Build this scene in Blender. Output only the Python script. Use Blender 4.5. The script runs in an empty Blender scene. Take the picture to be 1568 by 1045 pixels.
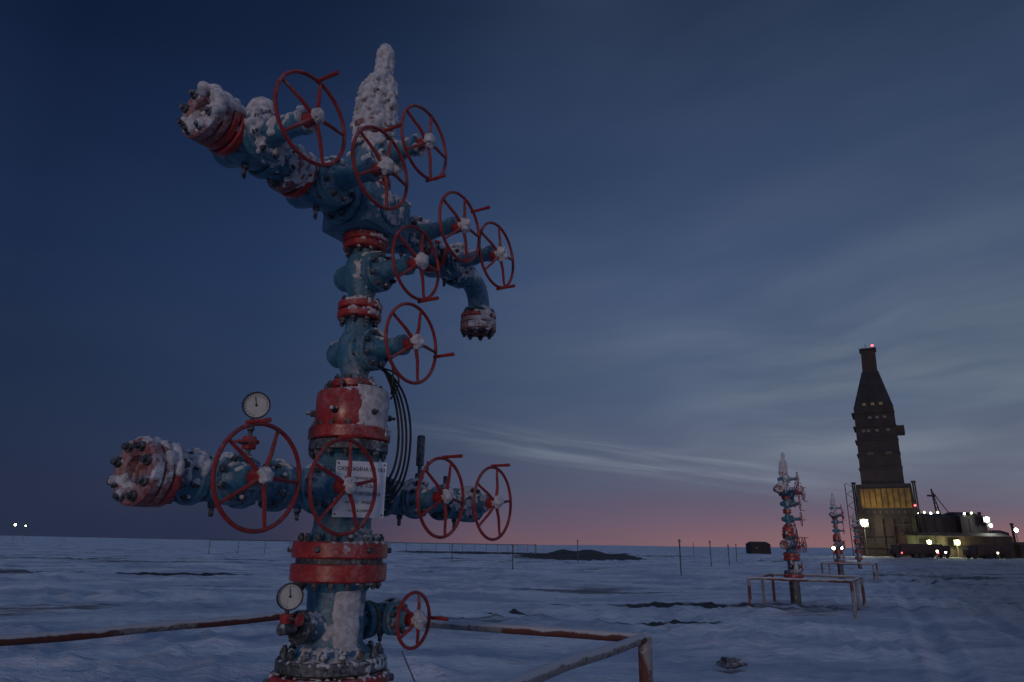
import bpy, bmesh, math, random
from mathutils import Vector, Matrix, noise
random.seed(7)
sc = bpy.context.scene
sc.view_settings.view_transform = 'Standard'
sc.view_settings.look = 'None'
sc.view_settings.exposure = 0
sc.view_settings.gamma = 1
R = math.radians

def lin(c):
    return tuple(((v/255)/12.92 if v/255 <= .04045 else ((v/255+.055)/1.055)**2.4) for v in c)

# ---------------------------------------------------------------- nodes helper
class NT:
    def __init__(s, tree):
        s.t = tree; s.n = tree.nodes; s.l = tree.links
    def new(s, typ, **kw):
        n = s.n.new(typ)
        for k, v in kw.items(): setattr(n, k, v)
        return n
    def put(s, sock, v):
        if isinstance(v, bpy.types.NodeSocket): s.l.new(v, sock)
        elif v is not None: sock.default_value = v
    def m(s, op, a, b=None, c=None, clamp=False):
        n = s.new('ShaderNodeMath', operation=op); n.use_clamp = clamp
        s.put(n.inputs[0], a)
        if b is not None: s.put(n.inputs[1], b)
        if c is not None: s.put(n.inputs[2], c)
        return n.outputs[0]
    def sm(s, v, lo, hi, a=0., b=1.):
        n = s.new('ShaderNodeMapRange'); n.interpolation_type = 'SMOOTHSTEP'
        s.put(n.inputs[0], v); n.inputs[1].default_value = lo; n.inputs[2].default_value = hi
        n.inputs[3].default_value = a; n.inputs[4].default_value = b
        return n.outputs[0]
    def noise(s, vec, scale, detail=4, rough=.55, dist=0.):
        n = s.new('ShaderNodeTexNoise')
        if vec is not None: s.put(n.inputs['Vector'], vec)
        n.inputs['Scale'].default_value = scale; n.inputs['Detail'].default_value = detail
        n.inputs['Roughness'].default_value = rough; n.inputs['Distortion'].default_value = dist
        return n.outputs[0]
    def mix(s, f, a, b, bt='MIX'):
        n = s.new('ShaderNodeMix', data_type='RGBA', blend_type=bt)
        s.put(n.inputs[0], f)
        for i, v in ((6, a), (7, b)):
            if isinstance(v, (tuple, list)): v = (*v[:3], 1)
            s.put(n.inputs[i], v)
        return n.outputs[2]
    def comb(s, x, y, z):
        n = s.new('ShaderNodeCombineXYZ')
        s.put(n.inputs[0], x); s.put(n.inputs[1], y); s.put(n.inputs[2], z)
        return n.outputs[0]
    def ramp(s, f, stops):
        n = s.new('ShaderNodeValToRGB'); cr = n.color_ramp
        while len(cr.elements) > 1: cr.elements.remove(cr.elements[-1])
        cr.elements[0].position = stops[0][0]; cr.elements[0].color = (*stops[0][1], 1)
        for p, c in stops[1:]:
            e = cr.elements.new(p); e.color = (*c, 1)
        s.put(n.inputs[0], f)
        return n.outputs[0]
    def bump(s, h, st, dist):
        n = s.new('ShaderNodeBump'); n.inputs['Strength'].default_value = st
        n.inputs['Distance'].default_value = dist; s.put(n.inputs['Height'], h)
        return n.outputs[0]

def newmat(name):
    m = bpy.data.materials.new(name); m.use_nodes = True
    nt = NT(m.node_tree); b = m.node_tree.nodes['Principled BSDF']
    return m, nt, b

SNOW = (.70, .71, .74)
def painted(name, col, rough=.42, frost=0., metal=0., wear=.5, dust=.35):
    m, nt, b = newmat(name)
    tc = nt.new('ShaderNodeTexCoord').outputs['Object']
    geo = nt.new('ShaderNodeNewGeometry')
    dp = nt.new('ShaderNodeVectorMath', operation='DOT_PRODUCT')
    nt.put(dp.inputs[0], geo.outputs['Normal']); dp.inputs[1].default_value = (.45, -.35, .8)
    sep = nt.new('ShaderNodeSeparateXYZ'); nt.put(sep.inputs[0], tc)
    hz = nt.sm(sep.outputs[2], 3.2, 4.1, 0, .08)
    n1 = nt.noise(tc, 6, 7, .62)
    n2 = nt.noise(tc, 40, 4, .6)
    k = nt.m('ADD', nt.m('MULTIPLY', dp.outputs['Value'], .2), nt.m('ADD', n1, hz))
    k = nt.m('ADD', k, nt.m('MULTIPLY', nt.m('SUBTRACT', n2, .5), .22))
    mask = nt.sm(k, .74-frost, .86-frost)
    film = nt.m('MULTIPLY', nt.sm(k, .42-frost, .80-frost), nt.m('MULTIPLY', nt.sm(n2, .3, .65), dust))
    mask = nt.m('MAXIMUM', mask, film)
    n3 = nt.noise(tc, 18, 5, .7)
    base = nt.mix(nt.sm(n3, .38, .72), col, tuple(c*.5+.006 for c in col))
    base = nt.mix(nt.m('MULTIPLY', nt.sm(nt.noise(tc, 90, 3, .7), .5, .75), .3*wear), base, tuple(c*.6+.08 for c in col))
    colr = nt.mix(mask, base, SNOW)
    nt.put(b.inputs['Base Color'], colr)
    nt.put(b.inputs['Roughness'], nt.m('ADD', nt.m('MULTIPLY', mask, .45), nt.m('ADD', rough-.1, nt.m('MULTIPLY', n3, .25))))
    b.inputs['Metallic'].default_value = metal
    h = nt.m('ADD', nt.m('MULTIPLY', mask, nt.m('ADD', 1., nt.m('MULTIPLY', n2, 2.))), nt.m('MULTIPLY', n3, .25))
    nt.put(b.inputs['Normal'], nt.bump(h, .6, .005))
    return m

M_BLUE = painted('blue_paint', (.040, .175, .27), .40, .035, dust=.28)
M_RED = painted('red_paint', (.42, .022, .014), .28, .00, dust=.18)
M_DARK = painted('dark_steel', (.045, .05, .055), .5, .03, .3)
M_WHEEL = painted('handwheel_red', (.34, .022, .018), .45, -.12, 0, .9, .2)
M_FROSTY = painted('frosted_flange', (.25, .05, .04), .5, .16)
m, nt, b = newmat('snow_crust')
tc = nt.new('ShaderNodeTexCoord').outputs['Object']
n1 = nt.noise(tc, 26, 6, .65)
nt.put(b.inputs['Base Color'], nt.mix(nt.sm(n1, .35, .65), (.46, .45, .46), (.74, .73, .74)))
b.inputs['Roughness'].default_value = .85
nt.put(b.inputs['Normal'], nt.bump(nt.noise(tc, 90, 5, .7), .8, .010))
M_SNOW = m
def plain(name, col, rough=.6, metal=0., sc_=8., var=.4, emit=None, es=0):
    m, nt, b = newmat(name)
    tc = nt.new('ShaderNodeTexCoord').outputs['Object']
    n1 = nt.noise(tc, sc_, 5, .65)
    nt.put(b.inputs['Base Color'], nt.mix(nt.sm(n1, .35, .68), col, tuple(c*(1-var) for c in col)))
    b.inputs['Roughness'].default_value = rough; b.inputs['Metallic'].default_value = metal
    if emit:
        b.inputs['Emission Color'].default_value = (*emit, 1); b.inputs['Emission Strength'].default_value = es
    return m
M_BLACK = plain('black_rubber', (.012, .012, .013), .45)
M_DIAL = plain('gauge_dial', (.62, .61, .55), .35, 0, 20, .15)
M_INK = plain('ink', (.02, .02, .03), .6)
M_SIGN = plain('sign_enamel', (.88, .89, .90), .4, 0, 12, .06)
m, nt, b = newmat('rail_paint')
tc = nt.new('ShaderNodeTexCoord').outputs['Object']
geo = nt.new('ShaderNodeNewGeometry'); sep = nt.new('ShaderNodeSeparateXYZ'); nt.put(sep.inputs[0], geo.outputs['Normal'])
n1 = nt.noise(tc, .9, 2, .5); n2 = nt.noise(tc, 22, 6, .7)
col = nt.mix(nt.sm(n1, .50, .515), (.26, .25, .25), (.13, .04, .03))
col = nt.mix(nt.m('MULTIPLY', nt.sm(n2, .50, .62), .8), col, (.075, .042, .032))
sm_ = nt.sm(nt.m('ADD', sep.outputs[2], nt.m('MULTIPLY', nt.noise(tc, 6, 5, .65), 1.8)), 1.0, 1.3)
nt.put(b.inputs['Base Color'], nt.mix(sm_, col, (.48, .49, .52)))
b.inputs['Roughness'].default_value = .7
nt.put(b.inputs['Normal'], nt.bump(nt.m('ADD', sm_, n2), .6, .008))
M_RAIL = m

# ---------------------------------------------------------------- mesh builder
def frame(c, axis):
    q = Vector((0, 0, 1)).rotation_difference(Vector(axis).normalized())
    return Matrix.Translation(Vector(c)) @ q.to_matrix().to_4x4()

class MB:
    def __init__(s, mats): s.bm = bmesh.new(); s.mats = mats
    def mi(s, mat): 
        if mat not in s.mats: s.mats.append(mat)
        return s.mats.index(mat)
    def lathe(s, prof, M, mat, seg=32, a0=0., rot=0.):
        mi = s.mi(mat); rings = []
        for r, h in prof:
            if r < 1e-6: rings.append([s.bm.verts.new(M @ Vector((0, 0, h)))])
            else: rings.append([s.bm.verts.new(M @ Vector((r*math.cos(rot+2*math.pi*i/seg), r*math.sin(rot+2*math.pi*i/seg), h))) for i in range(seg)])
        for A, B in zip(rings, rings[1:]):
            if len(A) == 1 and len(B) == 1: continue
            for i in range(seg):
                j = (i+1) % seg
                if len(A) == 1: f = [A[0], B[i], B[j]]
                elif len(B) == 1: f = [A[i], A[j], B[0]]
                else: f = [A[i], A[j], B[j], B[i]]
                s.bm.faces.new(f).material_index = mi
    def cyl(s, c, ax, r, h0, h1, mat, seg=32, ch=.006):
        ch = min(ch, r*.4, abs(h1-h0)*.4)
        s.lathe([(0, h0), (r-ch, h0), (r, h0+ch), (r, h1-ch), (r-ch, h1), (0, h1)], frame(c, ax), mat, seg)
    def bolts(s, c, ax, rc, n, h0, h1, rb, mat, ph=0.):
        M = frame(c, ax)
        for i in range(n):
            a = ph+2*math.pi*(i+.5)/n
            T = M @ Matrix.Translation((rc*math.cos(a), rc*math.sin(a), 0)) @ Matrix.Rotation(a+i, 4, 'Z')
            s.lathe([(0, h0), (rb*.6, h0), (rb*.6, h1), (0, h1)], T, mat, 8)
            t = rb*1.3; e = rb*.7
            s.lathe([(0, h0+e), (rb*.9, h0+e), (rb*1.05, h0+e+.003), (rb*1.05, h0+e+t), (0, h0+e+t)], T, mat, 6)
            s.lathe([(0, h1-e), (rb*.9, h1-e), (rb*1.05, h1-e-.003), (rb*1.05, h1-e-t), (0, h1-e-t)], T, mat, 6)
    def flange(s, c, ax, r, h0, h1, mat, nb=0, matb=None, ext=.045, rb=.016):
        s.cyl(c, ax, r, h0, h1, mat, 40, .008)
        if nb: s.bolts(c, ax, r*.80, nb, h0-ext, h1+ext, rb, matb or M_DARK)
    def torus(s, c, ax, Rr, r, mat, seg=48, sub=10, wob=0.):
        M = frame(c, ax); mi = s.mi(mat); rings = []
        for i in range(seg):
            a = 2*math.pi*i/seg
            o = Vector((math.cos(a), math.sin(a), 0))
            rings.append([s.bm.verts.new(M @ (o*(Rr+r*math.cos(2*math.pi*j/sub)) + Vector((0, 0, r*math.sin(2*math.pi*j/sub))))) for j in range(sub)])
        for i in range(seg):
            A = rings[i]; B = rings[(i+1) % seg]
            for j in range(sub):
                k = (j+1) % sub
                s.bm.faces.new([A[j], B[j], B[k], A[k]]).material_index = mi
    def tube(s, pts, r, mat, seg=10):
        mi = s.mi(mat); pts = [Vector(p) for p in pts]; rings = []
        up = None
        for i, p in enumerate(pts):
            t = (pts[min(i+1, len(pts)-1)]-pts[max(i-1, 0)]).normalized()
            if up is None:
                up = t.orthogonal().normalized()
            up = (up - t*up.dot(t)).normalized(); sd = t.cross(up)
            rr = r[i] if isinstance(r, (list, tuple)) else r
            rings.append([s.bm.verts.new(p+(up*math.cos(2*math.pi*j/seg)+sd*math.sin(2*math.pi*j/seg))*rr) for j in range(seg)])
        for A, B in zip(rings, rings[1:]):
            for j in range(seg):
                k = (j+1) % seg
                s.bm.faces.new([A[j], A[k], B[k], B[j]]).material_index = mi
        s.bm.faces.new(rings[0]).material_index = mi
        s.bm.faces.new(rings[-1][::-1]).material_index = mi
    def ball(s, c, r, mat, sq=(1, 1, 1), seg=16, jit=0.):
        mi = s.mi(mat)
        d = bmesh.ops.create_icosphere(s.bm, subdivisions=3, radius=1)
        off = Vector((random.random()*50, 0, 0))
        for v in d['verts']:
            p = v.co.copy()
            k = 1+jit*noise.noise(p*1.8+off)+jit*.5*noise.noise(p*5+off)
            v.co = Vector(c)+Vector((p.x*sq[0], p.y*sq[1], p.z*sq[2]))*r*k
        for f in {f for v in d['verts'] for f in v.link_faces}: f.material_index = mi
    def box(s, M, sx, sy, sz, mat, bev=0., top=None):
        mi = s.mi(mat); vs = []
        for z in (-1, 1):
            tx, ty = (top if (top and z > 0) else (1, 1))
            for x, y in ((-1, -1), (1, -1), (1, 1), (-1, 1)):
                vs.append(s.bm.verts.new(M @ Vector((x*sx/2*tx, y*sy/2*ty, z*sz/2))))
        fs = []
        for q in ((0, 3, 2, 1), (4, 5, 6, 7), (0, 1, 5, 4), (1, 2, 6, 5), (2, 3, 7, 6), (3, 0, 4, 7)):
            f = s.bm.faces.new([vs[i] for i in q]); f.material_index = mi; fs.append(f)
        if bev:
            es = list({e for f in fs for e in f.edges})
            bmesh.ops.bevel(s.bm, geom=es, offset=bev, segments=2, affect='EDGES', profile=.5, material=mi)
    def done(s, name, parent=None, angle=35):
        bmesh.ops.recalc_face_normals(s.bm, faces=s.bm.faces)
        me = bpy.data.meshes.new(name); s.bm.to_mesh(me); s.bm.free()
        for mt in s.mats: me.materials.append(mt)
        me.polygons.foreach_set('use_smooth', [True]*len(me.polygons))
        me.set_sharp_from_angle(angle=R(angle))
        o = bpy.data.objects.new(name, me); sc.collection.objects.link(o)
        if parent: o.parent = parent
        return o
def T(x, y, z): return Matrix.Translation((x, y, z))
def empty(name, loc=(0, 0, 0), rz=0., s=1.):
    e = bpy.data.objects.new(name, None); sc.collection.objects.link(e)
    e.location = loc; e.rotation_euler = (0, 0, rz); e.scale = (s, s, s); e.empty_display_size = .3
    return e

# ================================================================ CAMERA
cam = bpy.data.cameras.new('camera'); co = bpy.data.objects.new('camera', cam); sc.collection.objects.link(co)
cam.lens = 24; cam.sensor_width = 36; cam.clip_end = 9000; cam.clip_start = .05
co.matrix_world = T(0, 0, 1.6) @ Matrix.Rotation(R(90+16.7), 4, 'X') @ Matrix.Rotation(.013, 4, 'Z')
sc.camera = co

# ================================================================ WELLHEAD TREE
tree = empty('wellhead_christmas_tree', (-.98, 4.15, 0), R(60))
X = Vector((1, 0, 0)); Y = Vector((0, 1, 0)); Z = Vector((0, 0, 1))

def handwheel(name, c, ax, D, nsp=5, rot=0., ha=0.):
    mb = MB([M_WHEEL]); c = Vector(c); ax = Vector(ax).normalized()
    up = Z if abs(ax.z) < .9 else X
    sd = up.cross(ax).normalized()
    Rr = D/2
    mb.torus(c, ax, Rr, .0105, M_WHEEL, 56, 10)
    for i in range(nsp):
        a = rot+2*math.pi*i/nsp
        o = up*math.cos(a)+sd*math.sin(a)
        mb.tube([c+ax*.022+o*.02, c+ax*.02+o*Rr*.45, c+ax*.002+o*Rr*.85, c+o*Rr], [.012, .0105, .009, .009], M_WHEEL, 8)
    mb.cyl(c, ax, .036, -.05, .035, M_WHEEL, 20)
    mb.cyl(c, ax, .018, -.05, .055, M_DARK, 6)
    o = up*math.cos(ha)+sd*math.sin(ha)
    p = c+o*Rr
    mb.tube([p-ax*.02+o*.012, p+ax*.05+o*.012, p+ax*.13+o*.012], [.011, .010, .012], M_WHEEL, 10)
    mb.ball(c+ax*.035+up*.006, .043*random.uniform(.85, 1.15), M_SNOW, (1, 1, 1.1), jit=.35)
    return mb.done(name, tree)

def valve(mb, c, run, stem, hl0, hl1, L, fr=.14, k=1., fm=(None, None), thick=.05):
    c = Vector(c); run = Vector(run); stem = Vector(stem)
    F = frame(c, run)
    mb.lathe([(0, -hl0+.01), (.075*k, -hl0+.01), (.078*k, -.13*k), (.105*k, -.07*k), (.112*k, 0), (.105*k, .07*k), (.078*k, .13*k), (.075*k, hl1-.01), (0, hl1-.01)], F, M_BLUE, 32)
    mb.flange(c, run, fr, -hl0, -hl0+thick, fm[0] or M_RED, 8, M_DARK, .035, .017)
    mb.flange(c, run, fr, hl1-thick, hl1, fm[1] or M_RED, 8, M_DARK, .035, .017)
    S = frame(c, stem)
    r = .083*k
    prof = [(0, -.205*k)]+[(r*math.sin(a), -.125*k-.08*k*math.cos(a)) for a in (R(25), R(45), R(65), R(90))]
    mb.lathe(prof+[(r*1.1, -.05), (r*1.2, .03), (r*1.2, .08*k), (0, .08*k)], S, M_BLUE, 28)
    b0 = .085*k
    mb.flange(c, stem, .122*k, b0, b0+.035, M_BLUE, 0)
    mb.flange(c, stem, .122*k, b0+.038, b0+.07, M_BLUE, 0)
    mb.bolts(c, stem, .098*k, 8, b0-.03, b0+.105, .016, M_DARK)
    e = L-.045
    mb.lathe([(.085*k, b0+.07), (.06*k, b0+.095), (.048*k, (b0+.1+e)/2), (.05*k, e-.05), (.058*k, e-.045), (.058*k, e-.01), (.035, e), (0, e)], S, M_BLUE, 24)
    mb.cyl(c, stem, .014, e, L+.05, M_DARK, 12)
    dn = Vector((0, 0, -1)) if abs(run.z) < .5 else run.cross(stem)
    mb.cyl(c, dn, .02, .10*k, .135*k, M_DARK, 6)
    mb.cyl(c, dn, .012, .13*k, .175*k, M_DARK, 10)
    mb.cyl(c+dn*.165*k, dn.orthogonal(), .009, -.03, .03, M_DARK, 8)

n_ = -Y
mb = MB([M_BLUE, M_RED, M_DARK])
O = Vector((0, 0, 0))
mb.cyl(O, Z, .17, -.6, .80, M_DARK, 40)
mb.flange(O, Z, .325, .83, .925, M_RED, 0)
mb.flange(O, Z, .30, .935, 1.0, M_DARK, 0)
mb.bolts(O, Z, .262, 16, .79, 1.055, .021, M_DARK)
mb.lathe([(0, 1.0), (.24, 1.0), (.21, 1.03), (.165, 1.07), (.16, 1.2), (.165, 1.34), (.20, 1.38), (.24, 1.395), (0, 1.395)], frame(O, Z), M_BLUE, 48)
mb.flange(O, Z, .272, 1.395, 1.49, M_RED, 0)
mb.cyl(O, Z, .245, 1.485, 1.525, M_DARK, 40)
mb.flange(O, Z, .272, 1.52, 1.61, M_RED, 0)
mb.bolts(O, Z, .228, 16, 1.355, 1.655, .019, M_DARK)
mb.lathe([(0, 1.61), (.20, 1.61), (.175, 1.65), (.165, 1.70), (.165, 2.05), (.18, 2.10), (.21, 2.12), (0, 2.12)], frame(O, Z), M_BLUE, 48)
mb.flange(O, Z, .235, 2.12, 2.185, M_DARK, 0)
mb.flange(O, Z, .245, 2.19, 2.265, M_RED, 0)
mb.bolts(O, Z, .212, 14, 2.085, 2.30, .018, M_DARK)
mb.lathe([(0, 2.26), (.205, 2.26), (.215, 2.29), (.215, 2.47), (.205, 2.485), (.17, 2.495), (.15, 2.50), (0, 2.50)], frame(O, Z), M_RED, 48)
mb.bolts(O, Z, .165, 10, 2.46, 2.545, .014, M_DARK)
for a in range(6):
    d = Vector((math.cos(a*1.047+.3), math.sin(a*1.047+.3), 0))
    mb.cyl(Vector((0, 0, 2.35)), d, .02, .20, .245, M_DARK, 6); mb.cyl(Vector((0, 0, 2.35)), d, .010, .24, .27, M_DARK, 8)
    mb.cyl(Vector((0, 0, 1.565)), d, .017, .26, .295, M_DARK, 6)
    mb.cyl(Vector((0, 0, .88)), d, .02, .31, .35, M_DARK, 6)
mb.lathe([(0, -.2), (.12, -.2), (.12, -.14), (.14, -.1), (.14, .1), (.12, .14), (.12, .2), (0, .2)], frame((0, 0, 1.89), X), M_BLUE, 32)
mb.cyl((0, 0, 1.89), Y, .13, -.175, .175, M_BLUE, 32)
mb.box(T(0, 0, 3.695), .42, .40, .30, M_BLUE, .018)
mb.flange((0, 0, 0), Z, .15, 3.49, 3.542, M_RED, 8, M_DARK, .04, .017)
mb.flange((0, 0, 0), Z, .14, 3.85, 3.92, M_RED, 8, M_DARK, .04, .017)
mb.flange((0, 0, 3.70), X, .135, -.24, -.205, M_BLUE, 0); mb.flange((0, 0, 3.70), X, .135, .205, .23, M_BLUE, 0)
mb.flange((0, 0, 3.70), n_, .11, .195, .22, M_BLUE, 8, M_DARK, .012, .013)
mb.done('stack_spools', tree)
mb = MB([M_BLUE, M_RED, M_DARK])
valve(mb, (0, 0, 2.757), Z, n_, .245, .26, .44, .14, 1.08)
valve(mb, (0, 0, 3.278), Z, n_, .25, .215, .44, .14, 1.08)
valve(mb, (0, 0, 4.13), Z, n_, .20, .20, .45, .14, 1.1, fm=(M_RED, M_FROSTY))
mb.flange(O, Z, .145, 4.335, 4.39, M_FROSTY, 8, M_DARK, .04, .017)
mb.lathe([(.12, 4.39), (.11, 4.48), (.08, 4.56), (.035, 4.62), (.03, 4.85), (0, 4.85)], frame(O, Z), M_BLUE, 24)
mb.done('master_and_swab_valves', tree)
handwheel('master_handwheel', (0, -.44, 2.757), n_, .48, 5, .3, R(95))
handwheel('master_handwheel_upper', (0, -.44, 3.278), n_, .46, 5, .2, R(165))
handwheel('swab_handwheel', (0, -.45, 4.13), n_, .48, 5, .25, R(165))

def end_flange(mb, c, ax, s=1.):
    F = frame(c, ax)
    mb.flange(c, ax, .146, 0, .042, M_RED, 0)
    mb.flange(c, ax, .148, .048, .088, M_FROSTY, 0)
    mb.lathe([(0, .092), (.135, .092), (.148, .10), (.148, .14), (.138, .15), (.085, .15), (.07, .14), (.065, .10), (0, .10)], F, M_FROSTY, 40)
    mb.bolts(c, ax, .115, 8, -.04, .185, .024, M_DARK)
def spool(mb, x0, x1, z, r=.07):
    mb.lathe([(0, x0), (r*1.25, x0), (r, x0+.03), (r, x1-.03), (r*1.25, x1), (0, x1)], frame((0, 0, z), X), M_BLUE, 28)

zl = 1.89; L = .33
mb = MB([M_BLUE, M_RED, M_DARK])
valve(mb, (-.36, 0, zl), X, n_, .19, .17, L, .135, fm=(M_BLUE, M_BLUE))
spool(mb, -.76, -.54, zl, .085)
valve(mb, (-.90, 0, zl), X, n_, .16, .18, L, .130, fm=(M_BLUE, M_BLUE))
end_flange(mb, (-1.17, 0, zl), -X)
spool(mb, -1.17, -1.05, zl, .10)
spool(mb, .17, .34, zl, .08)
valve(mb, (.52, 0, zl), X, n_, .20, .19, L, .125, fm=(M_BLUE, M_BLUE))
spool(mb, .69, .97, zl, .07)
valve(mb, (1.15, 0, zl), X, n_, .19, .18, L, .125, fm=(M_BLUE, M_BLUE))
mb.flange((1.34, 0, zl), X, .125, 0, .05, M_BLUE, 8)
mb.done('lower_wing_valves', tree)
handwheel('wing_handwheel_a', (-.92, -L, zl), n_, .485, 5, .35, R(-20))
handwheel('wing_handwheel_b', (-.36, -L, zl), n_, .49, 5, .1, R(-10))
handwheel('wing_handwheel_c', (.52, -L, zl), n_, .49, 5, .4, R(5))
handwheel('wing_handwheel_d', (1.15, -L, zl), n_, .50, 5, .2, R(0))
zu = 3.70; L = .50
mb = MB([M_BLUE, M_RED, M_DARK])
valve(mb, (-.45, 0, zu), X, n_, .20, .225, L, .15, 1.2, fm=(M_RED, M_BLUE))
spool(mb, -.83, -.65, zu, .10)
mb.flange((-.70, 0, zu), X, .148, -.03, .03, M_FROSTY, 8, M_DARK, .03)
valve(mb, (-.98, 0, zu+.01), X, n_, .16, .15, L, .145, 1.2, fm=(M_RED, M_BLUE))
end_flange(mb, (-1.145, 0, zu+.025), -X)
valve(mb, (.38, 0, zu), X, n_, .15, .19, .5, .13, 1.05, fm=(M_BLUE, M_RED))
spool(mb, .56, .70, zu, .08)
valve(mb, (.90, 0, zu), X, n_, .19, .18, .49, .13, 1.05, fm=(M_RED, M_BLUE))
pts = [(1.08, 0, zu), (1.2, 0, zu)]+[(1.2+.2*math.sin(a), 0, zu-.2+.2*math.cos(a)) for a in [R(i) for i in range(10, 91, 10)]]+[(1.40, 0, zu-.30)]
mb.tube(pts, .088, M_BLUE, 24)
mb.flange((1.11, 0, zu), X, .125, -.03, .03, M_BLUE, 8)
mb.flange((1.40, 0, zu-.22), -Z, .12, 0, .03, M_BLUE, 0)
end_flange(mb, (1.40, 0, zu-.27), -Z)
mb.done('upper_wing_valves', tree)
handwheel('choke_handwheel_a', (-.995, -L, zu-.01), n_, .475, 5, .15, R(5))
handwheel('choke_handwheel_b', (-.45, -L, zu-.01), n_, .475, 5, .3, R(0))
handwheel('choke_handwheel_c', (.37, -.5, zu-.03), n_, .475, 5, .2, R(40))
handwheel('choke_handwheel_d', (.87, -.49, zu-.04), n_, .485, 5, .1, R(170))
mb = MB([M_BLUE, M_RED, M_DARK])
zc = 1.17
mb.cyl((0, 0, zc), X, .075, -.28, .22, M_BLUE, 24)
mb.flange((.2, 0, zc), X, .11, 0, .04, M_BLUE, 8, M_DARK, .02, .012)
valve(mb, (.40, 0, zc), X, n_, .15, .13, .25, .105, .78, fm=(M_DARK, M_DARK), thick=.035)
mb.flange((-.25, 0, zc), X, .085, -.03, .03, M_DARK, 8, M_DARK, .02, .011)
mb.cyl((-.30, 0, zc), X, .03, -.10, 0, M_DARK, 12)
mb.tube([(-.36, 0, zc), (-.36, 0, zc+.14)], .012, M_DARK)
mb.box(T(-.36, 0, zc+.05), .05, .05, .05, M_RED, .006)
mb.tube([(-.36, -.02, zc+.05), (-.36, -.09, zc+.05)], .008, M_DARK)
mb.cyl((-.36, -.09, zc+.05), -Y, .032, 0, .012, M_RED, 12)
mb.done('casing_outlet', tree)
handwheel('casing_handwheel', (.40, -.25, zc), n_, .31, 5, .3, R(90))

def gauge(name, c, face, r):
    mb = MB([M_DARK, M_DIAL, M_INK]); c = Vector(c); f = Vector(face).normalized()
    F = frame(c, f)
    mb.lathe([(0, -.03), (r*.8, -.03), (r, -.02), (r*1.04, .012), (r*.97, .02), (r*.93, .012), (r*.92, .006)], F, M_DARK, 40)
    mb.lathe([(0, .006), (r*.925, .006)], F, M_DIAL, 40)
    for i in range(19):
        a = R(-45+15*i)
        mb.box(F @ Matrix.Rotation(a, 4, 'Z') @ T(r*.78, 0, .0085), r*.12, .0018, .001, M_INK)
    mb.box(F @ Matrix.Rotation(1.1, 4, 'Z') @ T(r*.3, 0, .0105), r*.75, .003, .0012, M_INK)
    mb.cyl(c, f, .006, .006, .013, M_INK, 12)
    return mb.done(name, tree)
fc = (-.63, -.777, -.1)
gauge('pressure_gauge', (-.73, -.02, 2.285), fc, .068)
gauge('casing_gauge', (-.37, -.02, zc+.16), (-.55, -.83, .1), .066)
mb = MB([M_DARK, M_RED])
mb.tube([(-.73, 0, zl+.05), (-.73, 0, 2.215)], .012, M_DARK)
mb.box(T(-.73, 0, 2.09), .055, .055, .07, M_RED, .008)
mb.cyl((-.73, 0, 2.0), Z, .025, 0, .03, M_DARK, 6); mb.cyl((-.73, 0, 2.15), Z, .02, 0, .03, M_DARK, 6)
mb.cyl((-.73, 0, 2.09), -X, .012, 0, .07, M_DARK, 8)
mb.tube([(-.80, -.045, 2.09), (-.80, .045, 2.09)], .008, M_RED)
mb.cyl((-.73, 0, 2.10), X, .012, 0, .06, M_RED, 8)
mb.tube([(.71, 0, zl+.04), (.71, 0, 2.12)], .014, M_DARK)
mb.cyl((.71, 0, 2.12), Z, .028, 0, .21, M_DARK, 12)
mb.cyl((.71, 0, 2.02), Z, .03, 0, .05, M_DARK, 6)
mb.tube([(.71, 0, 2.08), (.80, 0, 2.10), (.80, 0, 2.16)], .009, M_DARK)
mb.cyl((1.02, 0, zl+.06), Z, .016, 0, .13, M_DARK, 8)
mb.done('gauge_fittings', tree)
mb = MB([M_BLACK])
def bez(a, b, c, d, n=20):
    a, b, c, d = map(Vector, (a, b, c, d)); o = []
    for i in range(n+1):
        t = i/n; o.append(a*(1-t)**3+b*3*t*(1-t)**2+c*3*t*t*(1-t)+d*t**3)
    return o
for i in range(4):
    q = i*.02; j = random.uniform(-.03, .03)
    mb.tube(bez((.06+q, -.11, 2.72-q), (.25+q*2+j, -.22-q, 2.55+j), (.27+q*1.5-j, -.22, 2.0-q*3), (.14, -.14-q, 1.93-q)), .0075, M_BLACK, 8)
mb.tube(bez((.05, -.10, 2.80), (.2, -.18, 2.72), (.1, -.22, 2.62), (.16, -.17, 2.50)), .006, M_BLACK, 8)
mb.tube(bez((.08, -.12, 2.66), (.2, -.2, 2.66), (.22, -.22, 2.60), (.12, -.20, 2.46)), .006, M_BLACK, 8)
mb.done('control_hoses', tree)

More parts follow.
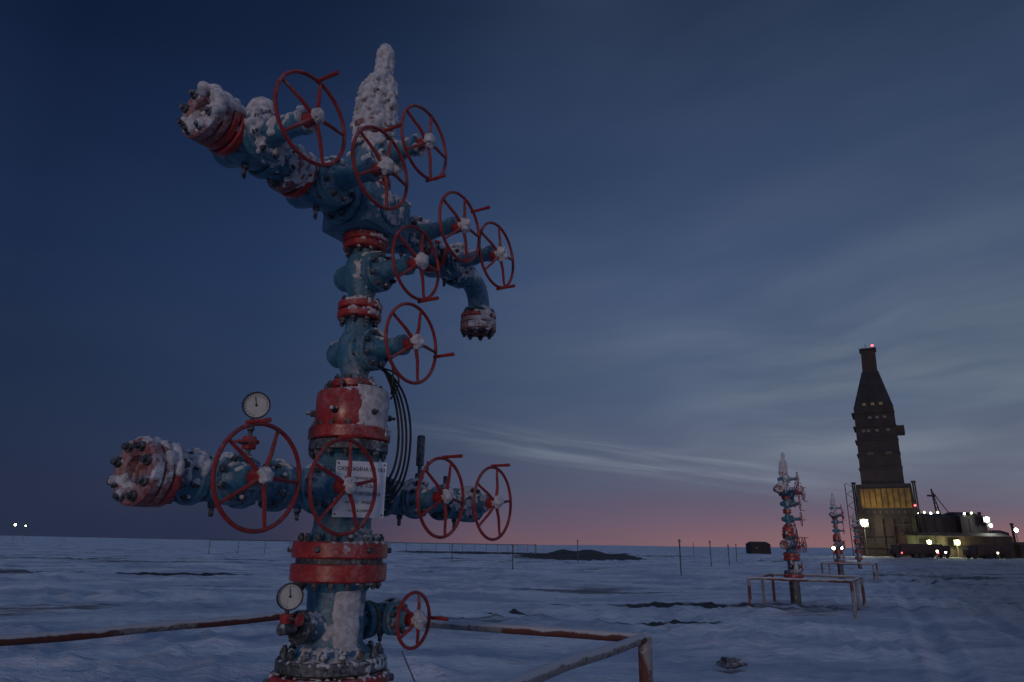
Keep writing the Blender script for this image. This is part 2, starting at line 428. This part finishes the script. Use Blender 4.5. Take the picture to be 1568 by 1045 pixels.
ICO = bmesh.new(); bmesh.ops.create_icosphere(ICO, subdivisions=2, radius=1)
IV = [v.co.copy() for v in ICO.verts]; IF = [[v.index for v in f.verts] for f in ICO.faces]
class Blobs:
    def __init__(s): s.v = []; s.f = []
    def add(s, p, r, sq=(1, 1, 1)):
        b0 = len(s.v)
        for q in IV: s.v.append((p[0]+q.x*r*sq[0], p[1]+q.y*r*sq[1], p[2]+q.z*r*sq[2]))
        for f in IF: s.f.append([i+b0 for i in f])
    def done(s, name, parent, vox, mat=M_SNOW):
        me = bpy.data.meshes.new(name); me.from_pydata(s.v, [], s.f); me.materials.append(mat)
        o = bpy.data.objects.new(name+'_src', me); sc.collection.objects.link(o)
        md = o.modifiers.new('r', 'REMESH'); md.mode = 'VOXEL'; md.voxel_size = vox; md.use_smooth_shade = True
        sm2 = o.modifiers.new('s', 'SMOOTH'); sm2.iterations = 2; sm2.factor = .5
        dg = bpy.context.evaluated_depsgraph_get()
        m2 = bpy.data.meshes.new_from_object(o.evaluated_get(dg))
        m2.polygons.foreach_set('use_smooth', [True]*len(m2.polygons))
        bpy.data.objects.remove(o)
        if not m2.materials: m2.materials.append(mat)
        o = bpy.data.objects.new(name, m2); sc.collection.objects.link(o); o.parent = parent
        return o
bl = Blobs()
w = Vector((-.1, -.45, .88)).normalized()
for o in list(tree.children):
    if 'handwheel' in o.name or 'gauge' in o.name or 'hoses' in o.name: continue
    me = o.data
    for p in me.polygons:
        c = p.center
        k = p.normal.dot(w)
        nz = noise.noise(c*3.6+Vector((3, 1, 7)))+.25*noise.noise(c*12)
        hi = max(0, min(1, (c.z-3.5)/.5))
        endf = 1 if c.x < -1.05 else 0
        bon = .18 if c.y < -.09 and abs(c.x) > .2 and c.z > 1.5 else 0
        if c.z < .9: continue
        if (k*.5+nz+.33*hi+.22*endf+bon) < .53: continue
        ex = p.area/(.00045*(1+hi+endf))*(.9)
        n = int(ex)+(1 if random.random() < ex-int(ex) else 0)
        for _ in range(min(n, 30)):
            vs = [me.vertices[i].co for i in p.vertices]
            ws = [random.random() for _ in vs]; sw = sum(ws)
            q = sum((v*w_ for v, w_ in zip(vs, ws)), Vector())/sw
            r = random.uniform(.008, .016)*(1+.8*hi+.5*endf)
            bl.add(q-p.normal*r*.3, r)
def spire_r(z):
    P = [(4.28, .12), (4.36, .145), (4.50, .14), (4.62, .135), (4.72, .115), (4.77, .09), (4.80, .06), (4.90, .052), (5.0, .055)]
    for (a, ra), (b_, rb) in zip(P, P[1:]):
        if a <= z <= b_: return ra+(rb-ra)*(z-a)/(b_-a)
    return .05
def off(z): return (.0, -.0) if z < 4.7 else (.02*min(1, (z-4.7)/.1), -.03*min(1, (z-4.7)/.1))
for i in range(1500):
    z = random.uniform(4.20, 4.95); a = random.uniform(0, 6.283)
    nn = noise.noise(Vector((math.cos(a)*3, math.sin(a)*3, z*14)))
    if nn < -.16: continue
    r = (spire_r(z) if z > 4.28 else .13)*(1+.35*noise.noise(Vector((math.cos(a)*1.5, math.sin(a)*1.5, z*7))))
    ox, oy = off(z)
    bl.add((ox+math.cos(a)*(r-.006), oy+math.sin(a)*(r-.006), z), random.uniform(.010, .023))
for z in [4.3+.03*i for i in range(23)]: bl.add((*off(z), z), spire_r(z)*.86)
bl.add((.01, -.04, 4.985), .070); bl.add((.02, -.03, 5.04), .05); bl.add((.03, -.04, 4.94), .055)
for c, r in (((-.93, -.02, 3.93), .09), ((-.95, .02, 3.88), .08), ((.30, -.03, 3.91), .065), ((.32, 0, 3.86), .06)):
    bl.add(c, r)
bl.done('frost_crust', tree, .007)

def plaster(name, Rb, z0, z1, a0, a1, th=.014):
    nu, nv = 48, 48; vs = []; fs = []
    for j in range(nv+1):
        for i in range(nu+1):
            u = i/nu; v = j/nv; a = R(a0+(a1-a0)*u); z = z0+(z1-z0)*v
            e = min(u, 1-u)*2.2; e2 = min(v, 1-v)*4
            k = min(e, e2)+.22*noise.noise(Vector((u*3, v*4, a0)))+.10*noise.noise(Vector((u*14, v*16, a0)))-.10
            h = -.01+min(1, max(0, k*3))**.5*(.01+th)+.002*noise.noise(Vector((u*25, v*25, 1)))
            vs.append(((Rb+h)*math.cos(a), (Rb+h)*math.sin(a), z))
    for j in range(nv):
        for i in range(nu):
            q = j*(nu+1)+i; fs.append((q, q+1, q+nu+2, q+nu+1))
    me = bpy.data.meshes.new(name); me.from_pydata(vs, [], fs); me.materials.append(M_SNOW)
    me.polygons.foreach_set('use_smooth', [True]*len(fs))
    o = bpy.data.objects.new(name, me); sc.collection.objects.link(o); o.parent = tree
plaster('snow_sheet_bowl', .216, 2.20, 2.51, -130, -50)
plaster('snow_sheet_spool', .163, 1.02, 1.38, -145, -80)

def copy_tree(loc, s, rz):
    e = empty('wellhead_christmas_tree', loc, rz, s)
    for o in list(tree.children):
        c = o.copy(); sc.collection.objects.link(c); c.parent = e
    return e
copy_tree((8.97, 22.7, 0), .92, R(60))
copy_tree((20.4, 44.2, 0), 1.0, R(62))
copy_tree((31.3, 64.0, 0), 1.0, R(60))

sign = empty('well_sign', (-.845, 3.925, 1.895), R(22))
mb = MB([M_SIGN]); mb.box(T(0, 0, 0), .285, .006, .31, M_SIGN, .002); mb.done('sign_plate', sign)
mb = MB([M_DARK])
for x in (-.13, .13):
    for z in (-.14, .14): mb.cyl((x, 0, z), -Y, .006, 0, .008, M_DARK, 8)
mb.done('sign_screws', sign)
for i, (t, s_) in enumerate((('СКВАЖИНА № 103', .030), ('Месторождение', .023), ('ООО «ГАЗ»', .027), ('СМОНТИРОВАНА', .027), ('по ОСТ  №5014', .022), ('тел.  8-(3499)', .020))):
    cu = bpy.data.curves.new('text', 'FONT'); cu.body = t; cu.size = s_; cu.align_x = 'CENTER'
    cu.extrude = .0006
    o = bpy.data.objects.new('sign_text_%d' % i, cu); sc.collection.objects.link(o); o.parent = sign
    cu.materials.append(M_INK); o.location = (0, -.0045, .10-.045*i); o.rotation_euler = (R(90), 0, 0)

# ================================================================ PIPE RAILINGS
def rail_fence(name, pts, z, r, posts, closed=False, rp=None):
    e = empty(name); mb = MB([M_RAIL])
    n = len(pts)
    for i in range(n if closed else n-1):
        a = Vector((*pts[i], z)); b_ = Vector((*pts[(i+1) % n], z))
        k = max(2, int((b_-a).length/.25))
        P = [a.lerp(b_, j/k)+Vector((0, 0, .015*noise.noise(Vector((j*.3, i*7, 0))))) for j in range(k+1)]
        mb.tube(P, r, M_RAIL, 14)
    for x, y in posts:
        mb.tube([(x, y, -.5), (x, y, z+r*.2)], rp or r, M_RAIL, 14)
        mb.ball((x, y, z+r*.15), r*1.02, M_RAIL)
    mb.done('pipes', e, 50)
rail_fence('pipe_railing', [(-3.75, 3.93), (-1.84, 6.51), (.96, 5.2), (-.30, 2.85)], .99, .035,
           [(-1.84, 6.51), (.96, 5.2), (-3.75, 3.93), (-.30, 2.85)], rp=.048)
rail_fence('pipe_railing', [(6.84, 20.6), (9.2, 19.4), (11.1, 22.7), (8.74, 23.9)], .80, .045,
           [(6.84, 20.6), (9.2, 19.4), (11.1, 22.7), (8.74, 23.9), (7.8, 22.2), (10.1, 21.0)], closed=True)
rail_fence('pipe_railing', [(18.4, 42.2), (20.8, 41), (22.7, 44.3), (20.3, 45.5)], .85, .05,
           [(18.4, 42.2), (20.8, 41), (22.7, 44.3), (20.3, 45.5)], closed=True)
e = empty('guy_wire'); mb = MB([M_DARK]); mb.tube([(-.62, 4.35, 1.0), (-.40, 4.05, .70), (-.2, 3.75, .02)], .004, M_DARK, 6); mb.done('wire', e)

for x, y, h in ((.25, 50, 1.7), (7.1, 74, 2.3), (11, 46, 2.15), (18.6, 66, 2.3), (21.5, 70, 2.0), (28, 88, 2.2), (-6, 75, 1.8), (3.5, 96, 1.9), (30.5, 118, 2.4)):
    e = empty('marker_post', (x, y, 0)); mb = MB([M_DARK])
    mb.cyl((0, 0, 0), Z, .045, -.4, h, M_DARK, 10); mb.box(T(0, 0, h-.12), .16, .05, .12, M_DARK, .01)
    mb.done('post', e)
e = empty('pipeline_on_trestles'); mb = MB([M_DARK])
a = Vector((-42, 100, 1.9)); b_ = Vector((7, 185, 1.9))
mb.tube([a.lerp(b_, i/20) for i in range(21)], .07, M_DARK, 8)
for i in range(21):
    p = a.lerp(b_, i/20); mb.tube([(p.x, p.y, -.5), (p.x, p.y, 1.9)], .05, M_DARK, 6)
mb.done('pipeline', e)

# ================================================================ GROUND
PATCH = [(9.5, 104, 9.0, 22), (15.5, 98, 3, 7), (-16.7, 37.5, 3.4, 2.2), (-6, 165, 22, 14), (22, 140, 14, 12), (3.2, 15.5, 1.4, .35), (5.2, 21, 2.2, .5), (-.5, 19, 1.2, .35)]
def hgt(x, y):
    d = math.hypot(x, y)
    u = x*.96+y*.28; v = -x*.28+y*.96
    h = .12*noise.noise(Vector((x*.18, y*.35, 0)))
    r1 = 1-abs(noise.noise(Vector((u*.40, v*1.15, 3))))*2.2
    r2 = 1-abs(noise.noise(Vector((u*1.1, v*3.1, 13))))*2.2
    patch = max(0, min(1, .5+1.6*noise.noise(Vector((x*.12, y*.2, 21)))))
    h += .15*max(0, r1)**2*patch+.075*max(0, r2)**2*patch
    h += .035*noise.noise(Vector((u*2.2, v*5, 9)))+.018*noise.noise(Vector((u*5, v*10, 4)))
    if d > 60: h += .25*noise.noise(Vector((x*.02, y*.03, 5)))
    if d > 500: h += min(1, (d-500)/400)*(3+5*noise.noise(Vector((x*.0022, y*.0022, 8))))
    h += 1.0*math.exp(-(((x-10)/8)**2+((y-108)/7)**2))*(1+.9*noise.noise(Vector((x*.3, y*.1, 2))))
    h += .30*math.exp(-(((x+20.5)/2.0)**2+((y-33)/2)**2))+.25*math.exp(-(((x+16.5)/1.3)**2+((y-26)/1.2)**2))
    # wheel ruts of the access track running towards the rig
    lat = x-y*.50
    if 0 < y < 150:
        for c0 in (1.2, 3.1, 5.0, 6.9):
            q = lat-c0-.5*noise.noise(Vector((y*.08, c0, 2)))
            if abs(q) < 1: h -= .07*math.exp(-(q/.22)**2)
            if abs(abs(q)-.38) < .3: h += .03*math.exp(-((abs(q)-.38)/.12)**2)
    return h-.10
NR, NA = 360, 900
rad = [0.0]+[.8*(1.0238**i) for i in range(NR)]
vs = [(0, 0, hgt(0, 0))]; fs = []
def ang(i):
    u = i/NA*2-1
    return math.pi/2 + math.pi*(.32*u+.68*u**3)
for r in rad[1:]:
    for i in range(NA):
        a = ang(i); x, y = r*math.cos(a), r*math.sin(a); vs.append((x, y, hgt(x, y)))
for i in range(NA): fs.append((0, 1+i, 1+(i+1) % NA))
for k in range(len(rad)-2):
    b0 = 1+k*NA; b1 = b0+NA
    for i in range(NA):
        j = (i+1) % NA; fs.append((b0+i, b1+i, b1+j, b0+j))
me = bpy.data.meshes.new('snow_ground'); me.from_pydata(vs, [], fs)
me.polygons.foreach_set('use_smooth', [True]*len(fs))
g = bpy.data.objects.new('snow_ground', me); sc.collection.objects.link(g)
m, nt, b = newmat('snow_field')
tc = nt.new('ShaderNodeTexCoord').outputs['Object']
sep = nt.new('ShaderNodeSeparateXYZ'); nt.put(sep.inputs[0], tc)
x, y = sep.outputs[0], sep.outputs[1]
vst = nt.comb(nt.m('MULTIPLY', x, .45), y, 0)
nA = nt.noise(vst, .35, 6, .6); nB = nt.noise(vst, 2.2, 6, .68); nC = nt.noise(vst, 9, 5, .7); nD = nt.noise(tc, .05, 4, .6)
col = nt.mix(nt.sm(nA, .38, .60), (.54, .60, .70), (.92, .94, .97))
col = nt.mix(nt.m('MULTIPLY', nt.sm(nB, .50, .66), .5), col, (.38, .42, .50))
col = nt.mix(nt.m('MULTIPLY', nt.sm(nC, .52, .68), .35), col, (.30, .33, .40))
k = nt.m('ADD', nt.m('MULTIPLY', nt.noise(nt.comb(nt.m('MULTIPLY', x, .25), y, 4.), .22, 7, .7), .8), nt.m('MULTIPLY', nD, .3))
mask = nt.m('MULTIPLY', nt.sm(k, .60, .66), .8)
for (cx, cy, rx, ry) in PATCH:
    dx = nt.m('DIVIDE', nt.m('SUBTRACT', x, cx), rx); dy = nt.m('DIVIDE', nt.m('SUBTRACT', y, cy), ry)
    q = nt.m('ADD', nt.m('MULTIPLY', dx, dx), nt.m('MULTIPLY', dy, dy))
    q = nt.m('ADD', q, nt.m('MULTIPLY', nt.m('SUBTRACT', nt.noise(tc, .5, 6, .7), .5), 2.2))
    mask = nt.m('MAXIMUM', mask, nt.sm(q, 1., .75))
lat = nt.m('SUBTRACT', x, nt.m('MULTIPLY', y, .50))
traf = nt.m('MULTIPLY', nt.sm(nt.m('ADD', lat, nt.m('MULTIPLY', nt.m('SUBTRACT', nt.noise(vst, .15, 5, .6), .5), 6)), -1, 5), .6)
col = nt.mix(traf, col, (.26, .265, .295))
rut = nt.m('ABSOLUTE', nt.m('SINE', nt.m('ADD', nt.m('MULTIPLY', lat, 1.7), nt.m('MULTIPLY', nt.noise(tc, .25, 3, .5), 3))))
col = nt.mix(nt.m('MULTIPLY', nt.m('MULTIPLY', nt.sm(rut, .25, .0), traf), .6), col, (.10, .11, .13))
col = nt.mix(nt.m('MULTIPLY', mask, .93), col, (.022, .021, .022))
nt.put(b.inputs['Base Color'], col); b.inputs['Roughness'].default_value = .8
b.inputs['Specular IOR Level'].default_value = .2
h = nt.m('ADD', nt.m('MULTIPLY', nB, .20), nt.m('ADD', nt.m('MULTIPLY', nC, .09), nt.m('MULTIPLY', nt.noise(tc, 40, 4, .6), .015)))
nt.put(b.inputs['Normal'], nt.bump(h, 1., 1.))
me.materials.append(m)

for p, r in (((3.17, 10.6, .04), .11),):
    e = empty('frozen_clod', p); mb = MB([M_DARK]); mb.ball((0, 0, 0), r, M_DARK, (1.6, 1.1, .65), jit=.6); mb.ball((.1, .03, .0), r*.6, M_SNOW, (1.4, 1, .5), jit=.5); mb.done('clod', e)

# ================================================================ DRILLING RIG
M_TOWER = plain('tower_cladding', (.026, .021, .028), .7, 0, .4, .5)
M_TOWER2 = plain('tower_cladding_brown', (.040, .024, .024), .7, 0, .5, .5)
M_YEL_LIT = plain('rig_yellow_lit', (.26, .15, .03), .6, 0, .3, .6)  # lamplit look of the yellow band is put into its base colour
M_WIN = plain('window_lit', (.05, .045, .03), .5, 0, 1, .2, lin((190, 170, 90)), .09)
M_WIN2 = plain('window_dim', (.05, .05, .055), .5, 0, 1, .2, lin((90, 90, 100)), .10)
M_LAMP = plain('lamp_glow', (.8, .8, .7), .5, 0, 1, .1, (1., .86, .50), 26)
M_LAMPW = plain('lamp_glow_white', (.8, .8, .8), .5, 0, 1, .1, (.95, 1., .80), 16)
M_LAMPG = plain('lamp_glow_green', (.8, .8, .7), .5, 0, 1, .1, (.80, 1., .35), 8)
M_LAMPR = plain('lamp_glow_red', (.8, .1, .1), .5, 0, 1, .1, (1., .08, .10), 5)
rig = empty('drilling_rig', (108, 200, 0), R(-28.4))
mb = MB([M_TOWER, M_TOWER2, M_YEL_LIT, M_WIN, M_WIN2])
def frust(z0, z1, xa0, xb0, xa1, xb1, d0, d1, mat):
    mi = mb.mi(mat); V = []
    for z, xa, xb, d in ((z0, xa0, xb0, d0), (z1, xa1, xb1, d1)):
        for xx, yy in ((xa, -d/2), (xb, -d/2), (xb, d/2), (xa, d/2)): V.append(mb.bm.verts.new((xx, yy, z)))
    for q in ((0, 3, 2, 1), (4, 5, 6, 7), (0, 1, 5, 4), (1, 2, 6, 5), (2, 3, 7, 6), (3, 0, 4, 7)):
        mb.bm.faces.new([V[i] for i in q]).material_index = mi
frust(19.6, 42, -5.9, 4.9, -5.3, 5.0, 10.5, 9.8, M_TOWER)
frust(42.02, 53, -5.2, 4.9, -1.9, 2.5, 9.6, 4.2, M_TOWER)
frust(53.02, 59.7, -1.7, 2.3, -1.4, 2.5, 4.0, 3.6, M_TOWER2)
frust(59.72, 60.2, -1.8, 2.8, -1.8, 2.8, 4.4, 4.4, M_TOWER)
for z in (24, 28, 32, 36, 40): frust(z, z+.25, -6.1, 5.1, -6.05, 5.1, 10.9, 10.9, M_TOWER2)
frust(34, 36.3, 5.02, 7.0, 5.02, 7.0, 5, 5, M_TOWER)
frust(11.02, 19.58, -7.6, 6.8, -7.4, 6.4, 12, 11.6, M_TOWER)
frust(13, 18.3, -6.4, 6.0, -6.4, 6.0, 12.2, 12.2, M_YEL_LIT)
frust(.0, 11, -8.5, 6.4, -8.3, 6.2, 13, 12.5, M_TOWER)
for x_ in (-8.4, -7.9, 7.0, 7.5):
    frust(8, 20.5, x_-.2, x_+.2, x_-.2, x_+.2, .5, .5, M_TOWER)
for i, x_ in enumerate((-8.1, 7.2)): frust(20.2, 20.7, x_-.6, x_+.6, x_-.6, x_+.6, 1, 1, M_TOWER)
for z, xs, mt in ((42.6, (-2.4, -.2, 1.9), M_WIN), (38.6, (-1.4, .5, 2.4), M_WIN2), (34.8, (-3.5, -2.2, 0, 2.8), M_WIN2), (28.2, (-2.8, -2.1, 1.8, 2.5), M_WIN2)):
    for x_ in xs:
        mb.box(T(x_, -5.22 if z < 40 else -4.88, z), .9, .12, .75, mt)
for x_ in (-5, -3.5, -2, -.5, 1, 2.5, 4): mb.box(T(x_, -6.2, 11.9), .35, .1, .6, M_WIN2)
for i in range(9): mb.box(T(-5.6+i*1.45, -6.22, 15.6), .18, .12, 5.2, M_TOWER2)
for z_, x0_, x1_ in ((2.5, -8, 5), (5.5, -8, 5.5), (8.5, -8, 6)): mb.box(T((x0_+x1_)/2, -6.75, z_), x1_-x0_, .3, .25, M_TOWER2)
for x_ in (-7, -4.5, -2, .5, 3, 5.4): mb.box(T(x_, -6.9, 5), .3, .3, 10, M_TOWER2)
mb.done('tower', rig, 20)
mb = MB([M_TOWER])
for x_, z0, h_ in ((.0, 60.2, 1.8), (1.9, 60.2, 1.4), (-.9, 60.2, .9)): mb.tube([(x_, 0, z0), (x_, 0, z0+h_)], .08, M_TOWER, 6)
for k_ in range(12):
    z = 1+k_*1.6; mb.tube([(-10+(k_ % 2)*2.2, -5, z), (-10+((k_+1) % 2)*2.2, -5, z+1.6)], .07, M_TOWER, 6)
for x_ in (-10.2,): mb.tube([(x_, -5, 0), (x_, -5, 20)], .12, M_TOWER, 6)
mb.done('masts_and_stairs', rig)
mb = MB([M_LAMPR, M_LAMP]); mb.ball((1.9, 0, 61.4), .35, M_LAMPR); mb.ball((6.6, -6, 13.6), .28, M_LAMPR); mb.done('beacons', rig)

def shed(name, X0, X1, Y0, depth, H, mats, roof=.0):
    e = empty(name, ((X0+X1)/2, Y0, 0)); w_ = X1-X0
    global mb
    mb = MB([M_TOWER, M_TOWER2, M_WIN2])
    frust(0, H, -w_/2, w_/2, -w_/2, w_/2, depth, depth, mats)
    frust(H, H+roof+.3, -w_/2-.2, w_/2+.2, -w_/2+roof, w_/2-roof, depth+.3, depth*.2, M_TOWER2)
    k_ = max(2, int(w_/2.4))
    for i in range(k_+1): mb.box(T(-w_/2+w_*i/k_, -depth/2-.06, H/2), .15, .1, H*.98, M_TOWER2)
    mb.box(T(w_*.2, -depth/2-.05, 1.1), 1, .08, 2.1, M_TOWER2)
    mb.box(T(-w_*.22, -depth/2-.05, H*.6), .8, .08, .6, M_WIN2)
    mb.done('shell', e, 20); return e
shed('pump_building', 114.6, 126, 205, 12, 10.8, M_TOWER, 1.0)
shed('boiler_building', 126.2, 133.5, 203, 12, 11.0, M_TOWER, 1.2)
shed('mud_building', 106, 134, 193, 8, 5.6, M_TOWER2, .6)
shed('generator_shed', 137, 140.4, 202, 6, 6.8, M_TOWER, .5)
shed('storage_shed', 141.5, 148, 200, 6, 3.6, M_TOWER2, .5)
shed('storage_shed', 84, 90.5, 250, 6, 3.2, M_TOWER, .6)
e = empty('crane_mast', (124.2, 204, 0)); mb = MB([M_TOWER])
mb.tube([(0, 0, 10), (-.6, 0, 19.2)], .22, M_TOWER, 6); mb.tube([(1.4, 0, 10), (-.6, 0, 19.2)], .16, M_TOWER, 6)
mb.tube([(-.6, 0, 18.6), (3, 0, 13), (4.5, 0, 11.5)], .12, M_TOWER, 6)
for i in range(6): mb.tube([(-.1*i, 0, 10.5+1.4*i), (1.4-.33*i, 0, 11.4+1.4*i)], .1, M_TOWER, 6)
mb.box(T(-.8, 0, 17.2), 2.2, .8, .5, M_TOWER); mb.done('mast', e)
for X_, Y_, H_ in ((133.8, 200, 12.5), (135.2, 200, 9), (116, 199, 13), (151, 212, 10)):
    e = empty('vent_stack', (X_, Y_, 0)); mb = MB([M_TOWER]); mb.cyl((0, 0, 0), Z, .35, 0, H_, M_TOWER, 12); mb.cyl((0, 0, 0), Z, .5, H_-.5, H_-.1, M_TOWER, 12); mb.done('stack', e)
def truck(x_, y_, rz):
    e = empty('parked_truck', (x_, y_, 0), rz); mb = MB([M_TOWER, M_TOWER2, M_BLACK, M_WIN2])
    mb.box(T(0, 0, 2.1), 5.2, 2.4, 2.3, M_TOWER2, .08); mb.box(T(3.7, 0, 1.9), 1.9, 2.3, 2.1, M_TOWER, .2)
    mb.box(T(.8, 0, .85), 7.6, 1.1, .3, M_TOWER, .03); mb.box(T(4.55, 0, 2.35), .3, 1.9, .7, M_WIN2, .05)
    for a in (-1.9, -.6, 3.4):
        for s_ in (-1.05, 1.05): mb.cyl((a, s_, .55), Y, .55, -.18, .18, M_BLACK, 18)
    mb.done('body', e)
truck(104, 176, R(8)); truck(97, 172, R(170)); truck(120, 178, R(0)); truck(112, 168, R(185))

def lamp(x_, y_, z_, r, mat, col, P, pole=True):
    e = empty('flood_lamp', (x_, y_, 0)); mb = MB([M_DARK, mat])
    if pole: mb.cyl((0, .2, 0), Z, .09, -.3, z_+.2, M_DARK, 8)
    mb.box(T(0, .1, z_), r*2.6, .25, r*2.2, M_DARK, .02)
    mb.ball((0, -.12, z_), r, mat, (1, .5, 1)); mb.done('lamp_head', e)
    if P:
        l = bpy.data.lights.new('bulb', 'POINT'); l.energy = P; l.color = col; l.shadow_soft_size = .4
        o = bpy.data.objects.new('bulb', l); sc.collection.objects.link(o); o.parent = e; o.location = (0, -1.2, z_)
WY = (1, .82, .45); WG = (.75, 1, .35)
lamp(97.0, 193, 8.8, .95, M_LAMP, WY, 1800)
lamp(54.6, 120, 1.9, .26, M_LAMP, WY, 0)
lamp(57.8, 124, 2.1, .32, M_LAMP, WY, 0)
lamp(110.5, 187, 3.9, .50, M_LAMPG, WG, 1200)
lamp(118.2, 187.5, 3.9, .65, M_LAMPG, (1, .95, .4), 1400)
lamp(132.2, 195, 10.2, .7, M_LAMPW, (1, 1, .9), 700)
lamp(133.0, 195, 8.6, .45, M_LAMPW, (1, 1, .9), 0)
for i, xx in enumerate((115.2, 117.2, 119, 121, 128.5, 130.5)):
    lamp(xx, 198.5, 11.9+.2*(i % 2), .28, M_LAMPG if i % 2 else M_LAMPW, WG, 0, False)
lamp(157.0, 219, 8.2, .6, M_LAMPW, (1, 1, .9), 0)
lamp(163.0, 219, 9.2, .4, M_LAMP, WY, 0)
lamp(-279, 400, 9.5, .55, M_LAMP, WY, 0)
lamp(-273, 400, 9.0, .3, M_LAMP, WY, 0)
lamp(96, 160, 1.6, .22, M_LAMP, WY, 0)
lamp(104, 170, 1.4, .20, M_LAMP, WY, 0)
lamp(108, 169, 1.4, .16, M_LAMPW, WY, 0)
lamp(113, 165, 1.4, .16, M_LAMP, WY, 0)
lamp(101, 168, 1.2, .16, M_LAMPR, WY, 0)
lamp(88, 160, 1.2, .16, M_LAMPR, WY, 0)

# ================================================================ WORLD
W = bpy.data.worlds.new('World'); sc.world = W; W.use_nodes = True
W.cycles.sampling_method = 'MANUAL'; W.cycles.sample_map_resolution = 256
nt = NT(W.node_tree); bg = W.node_tree.nodes['Background']
tc = nt.new('ShaderNodeTexCoord').outputs['Generated']
sep = nt.new('ShaderNodeSeparateXYZ'); nt.put(sep.inputs[0], tc)
az = nt.m('ARCTAN2', sep.outputs[0], sep.outputs[1])
el = nt.m('ARCSINE', sep.outputs[2])
e_ = nt.m('DIVIDE', el, R(90))
c1 = nt.ramp(nt.m('MAXIMUM', e_, 0), [(0, lin((128, 96, 104))), (.022, lin((112, 94, 112))), (.055, lin((90, 92, 116))), (.12, lin((78, 92, 118))),
     (.23, lin((65, 82, 113))), (.36, lin((51, 68, 99))), (.47, lin((39, 53, 78))), (.56, lin((52, 68, 96))), (1, lin((116, 136, 170)))])
fa = nt.ramp(nt.m('DIVIDE', nt.m('ADD', az, math.pi), 2*math.pi),
     [(0, (1.7, 1.7, 1.75)), (.2, (1.0, 1.05, 1.15)), (.32, (.38, .44, .56)), (.395, (.19, .26, .38)), (.44, (.30, .40, .54)), (.475, (.54, .63, .74)), (.50, (.78, .83, .88)), (.54, (1, 1, 1)), (.60, (1., 1., .95)), (.70, (.8, .8, .8)), (1, (1.7, 1.7, 1.75))])
base = nt.mix(1., c1, fa, 'MULTIPLY')
lf = nt.m('MULTIPLY', nt.sm(az, R(-2), R(-24)), nt.sm(el, R(9), R(1)))
base = nt.mix(nt.m('MULTIPLY', lf, .85), base, lin((34, 46, 70)))
wob = nt.m('MULTIPLY', nt.m('SUBTRACT', nt.noise(nt.comb(az, el, 0.), 2.5, 3, .5), .5), .12)
ev = nt.m('ADD', el, wob)
cv = nt.comb(nt.m('MULTIPLY', az, 1.7), nt.m('ADD', nt.m('MULTIPLY', ev, 8.5), nt.m('MULTIPLY', az, -1.0)), 0.)
n1 = nt.noise(cv, 1.25, 4, .5, .25)
n4 = nt.noise(nt.comb(nt.m('MULTIPLY', az, 2.6), nt.m('ADD', nt.m('MULTIPLY', ev, 20.), nt.m('MULTIPLY', az, -.6)), 5.), 1.2, 4, .5, .3)
cl = nt.sm(n1, .32, .70)
low = nt.m('MULTIPLY', nt.sm(el, R(1.5), R(5)), nt.sm(el, R(30), R(9)))
amt = nt.m('MULTIPLY', cl, nt.m('ADD', .10, nt.m('MULTIPLY', low, .9)))
amt = nt.m('MULTIPLY', amt, nt.sm(n4, .2, .6, .65, 1.))
cc = nt.mix(nt.sm(az, R(-22), R(28)), lin((38, 52, 76)), lin((116, 128, 142)))
sky = nt.mix(nt.m('MULTIPLY', amt, .50), base, cc)
d0 = nt.m('ADD', nt.m('SUBTRACT', el, R(7.0)), nt.m('MULTIPLY', nt.m('SUBTRACT', az, R(8)), .135))
d0 = nt.m('ADD', d0, nt.m('MULTIPLY', wob, .22))
fil = nt.noise(nt.comb(nt.m('MULTIPLY', az, 3.6), nt.m('MULTIPLY', d0, 58.), 0.), 1., 4, .55, .45)
env = nt.m('MULTIPLY', nt.sm(nt.m('ABSOLUTE', d0), R(2.0), R(.1)), nt.m('MULTIPLY', nt.sm(az, R(-14), R(10)), nt.sm(az, R(31), R(18))))
band = nt.m('MULTIPLY', env, nt.sm(fil, .36, .68))
sky = nt.mix(nt.m('MULTIPLY', band, .55), sky, lin((136, 146, 158)))
en2 = nt.m('MULTIPLY', nt.sm(az, R(8), R(28)), nt.m('MULTIPLY', nt.sm(el, R(3), R(8)), nt.sm(el, R(20), R(11))))
sky = nt.mix(nt.m('MULTIPLY', en2, nt.sm(n4, .32, .72, .06, .42)), sky, lin((130, 141, 150)))
en3 = nt.m('MULTIPLY', nt.sm(az, R(5), R(34)), nt.sm(el, R(3.2), R(.2)))
sky = nt.mix(nt.m('MULTIPLY', en3, .42), sky, lin((170, 116, 110)))
n2 = nt.noise(nt.comb(nt.m('MULTIPLY', az, 1.), nt.m('MULTIPLY', el, 2.4), 3.), 1.7, 4, .5, .3)
sky = nt.mix(nt.sm(n2, .3, .7), nt.mix(1., sky, (.82, .84, .87), 'MULTIPLY'), sky)
st = nt.new('ShaderNodeTexSky', sky_type='NISHITA'); st.sun_disc = False
st.sun_elevation = R(-4); st.sun_rotation = R(28)
sk = nt.mix(1., sky, nt.mix(1., st.outputs[0], (.02, .02, .02), 'MULTIPLY'), 'ADD')
nt.put(bg.inputs['Color'], sk); bg.inputs['Strength'].default_value = 1.06

s = bpy.data.lights.new('camp_light_key', 'SUN'); s.energy = .42; s.angle = R(12); s.color = (1, .74, .62)  # sun-type lamp added for the warm light of unseen camp lights behind camera
so = bpy.data.objects.new('camp_light_key', s); sc.collection.objects.link(so)
so.rotation_euler = Vector((.30, 1, -.12)).to_track_quat('-Z', 'Y').to_euler()
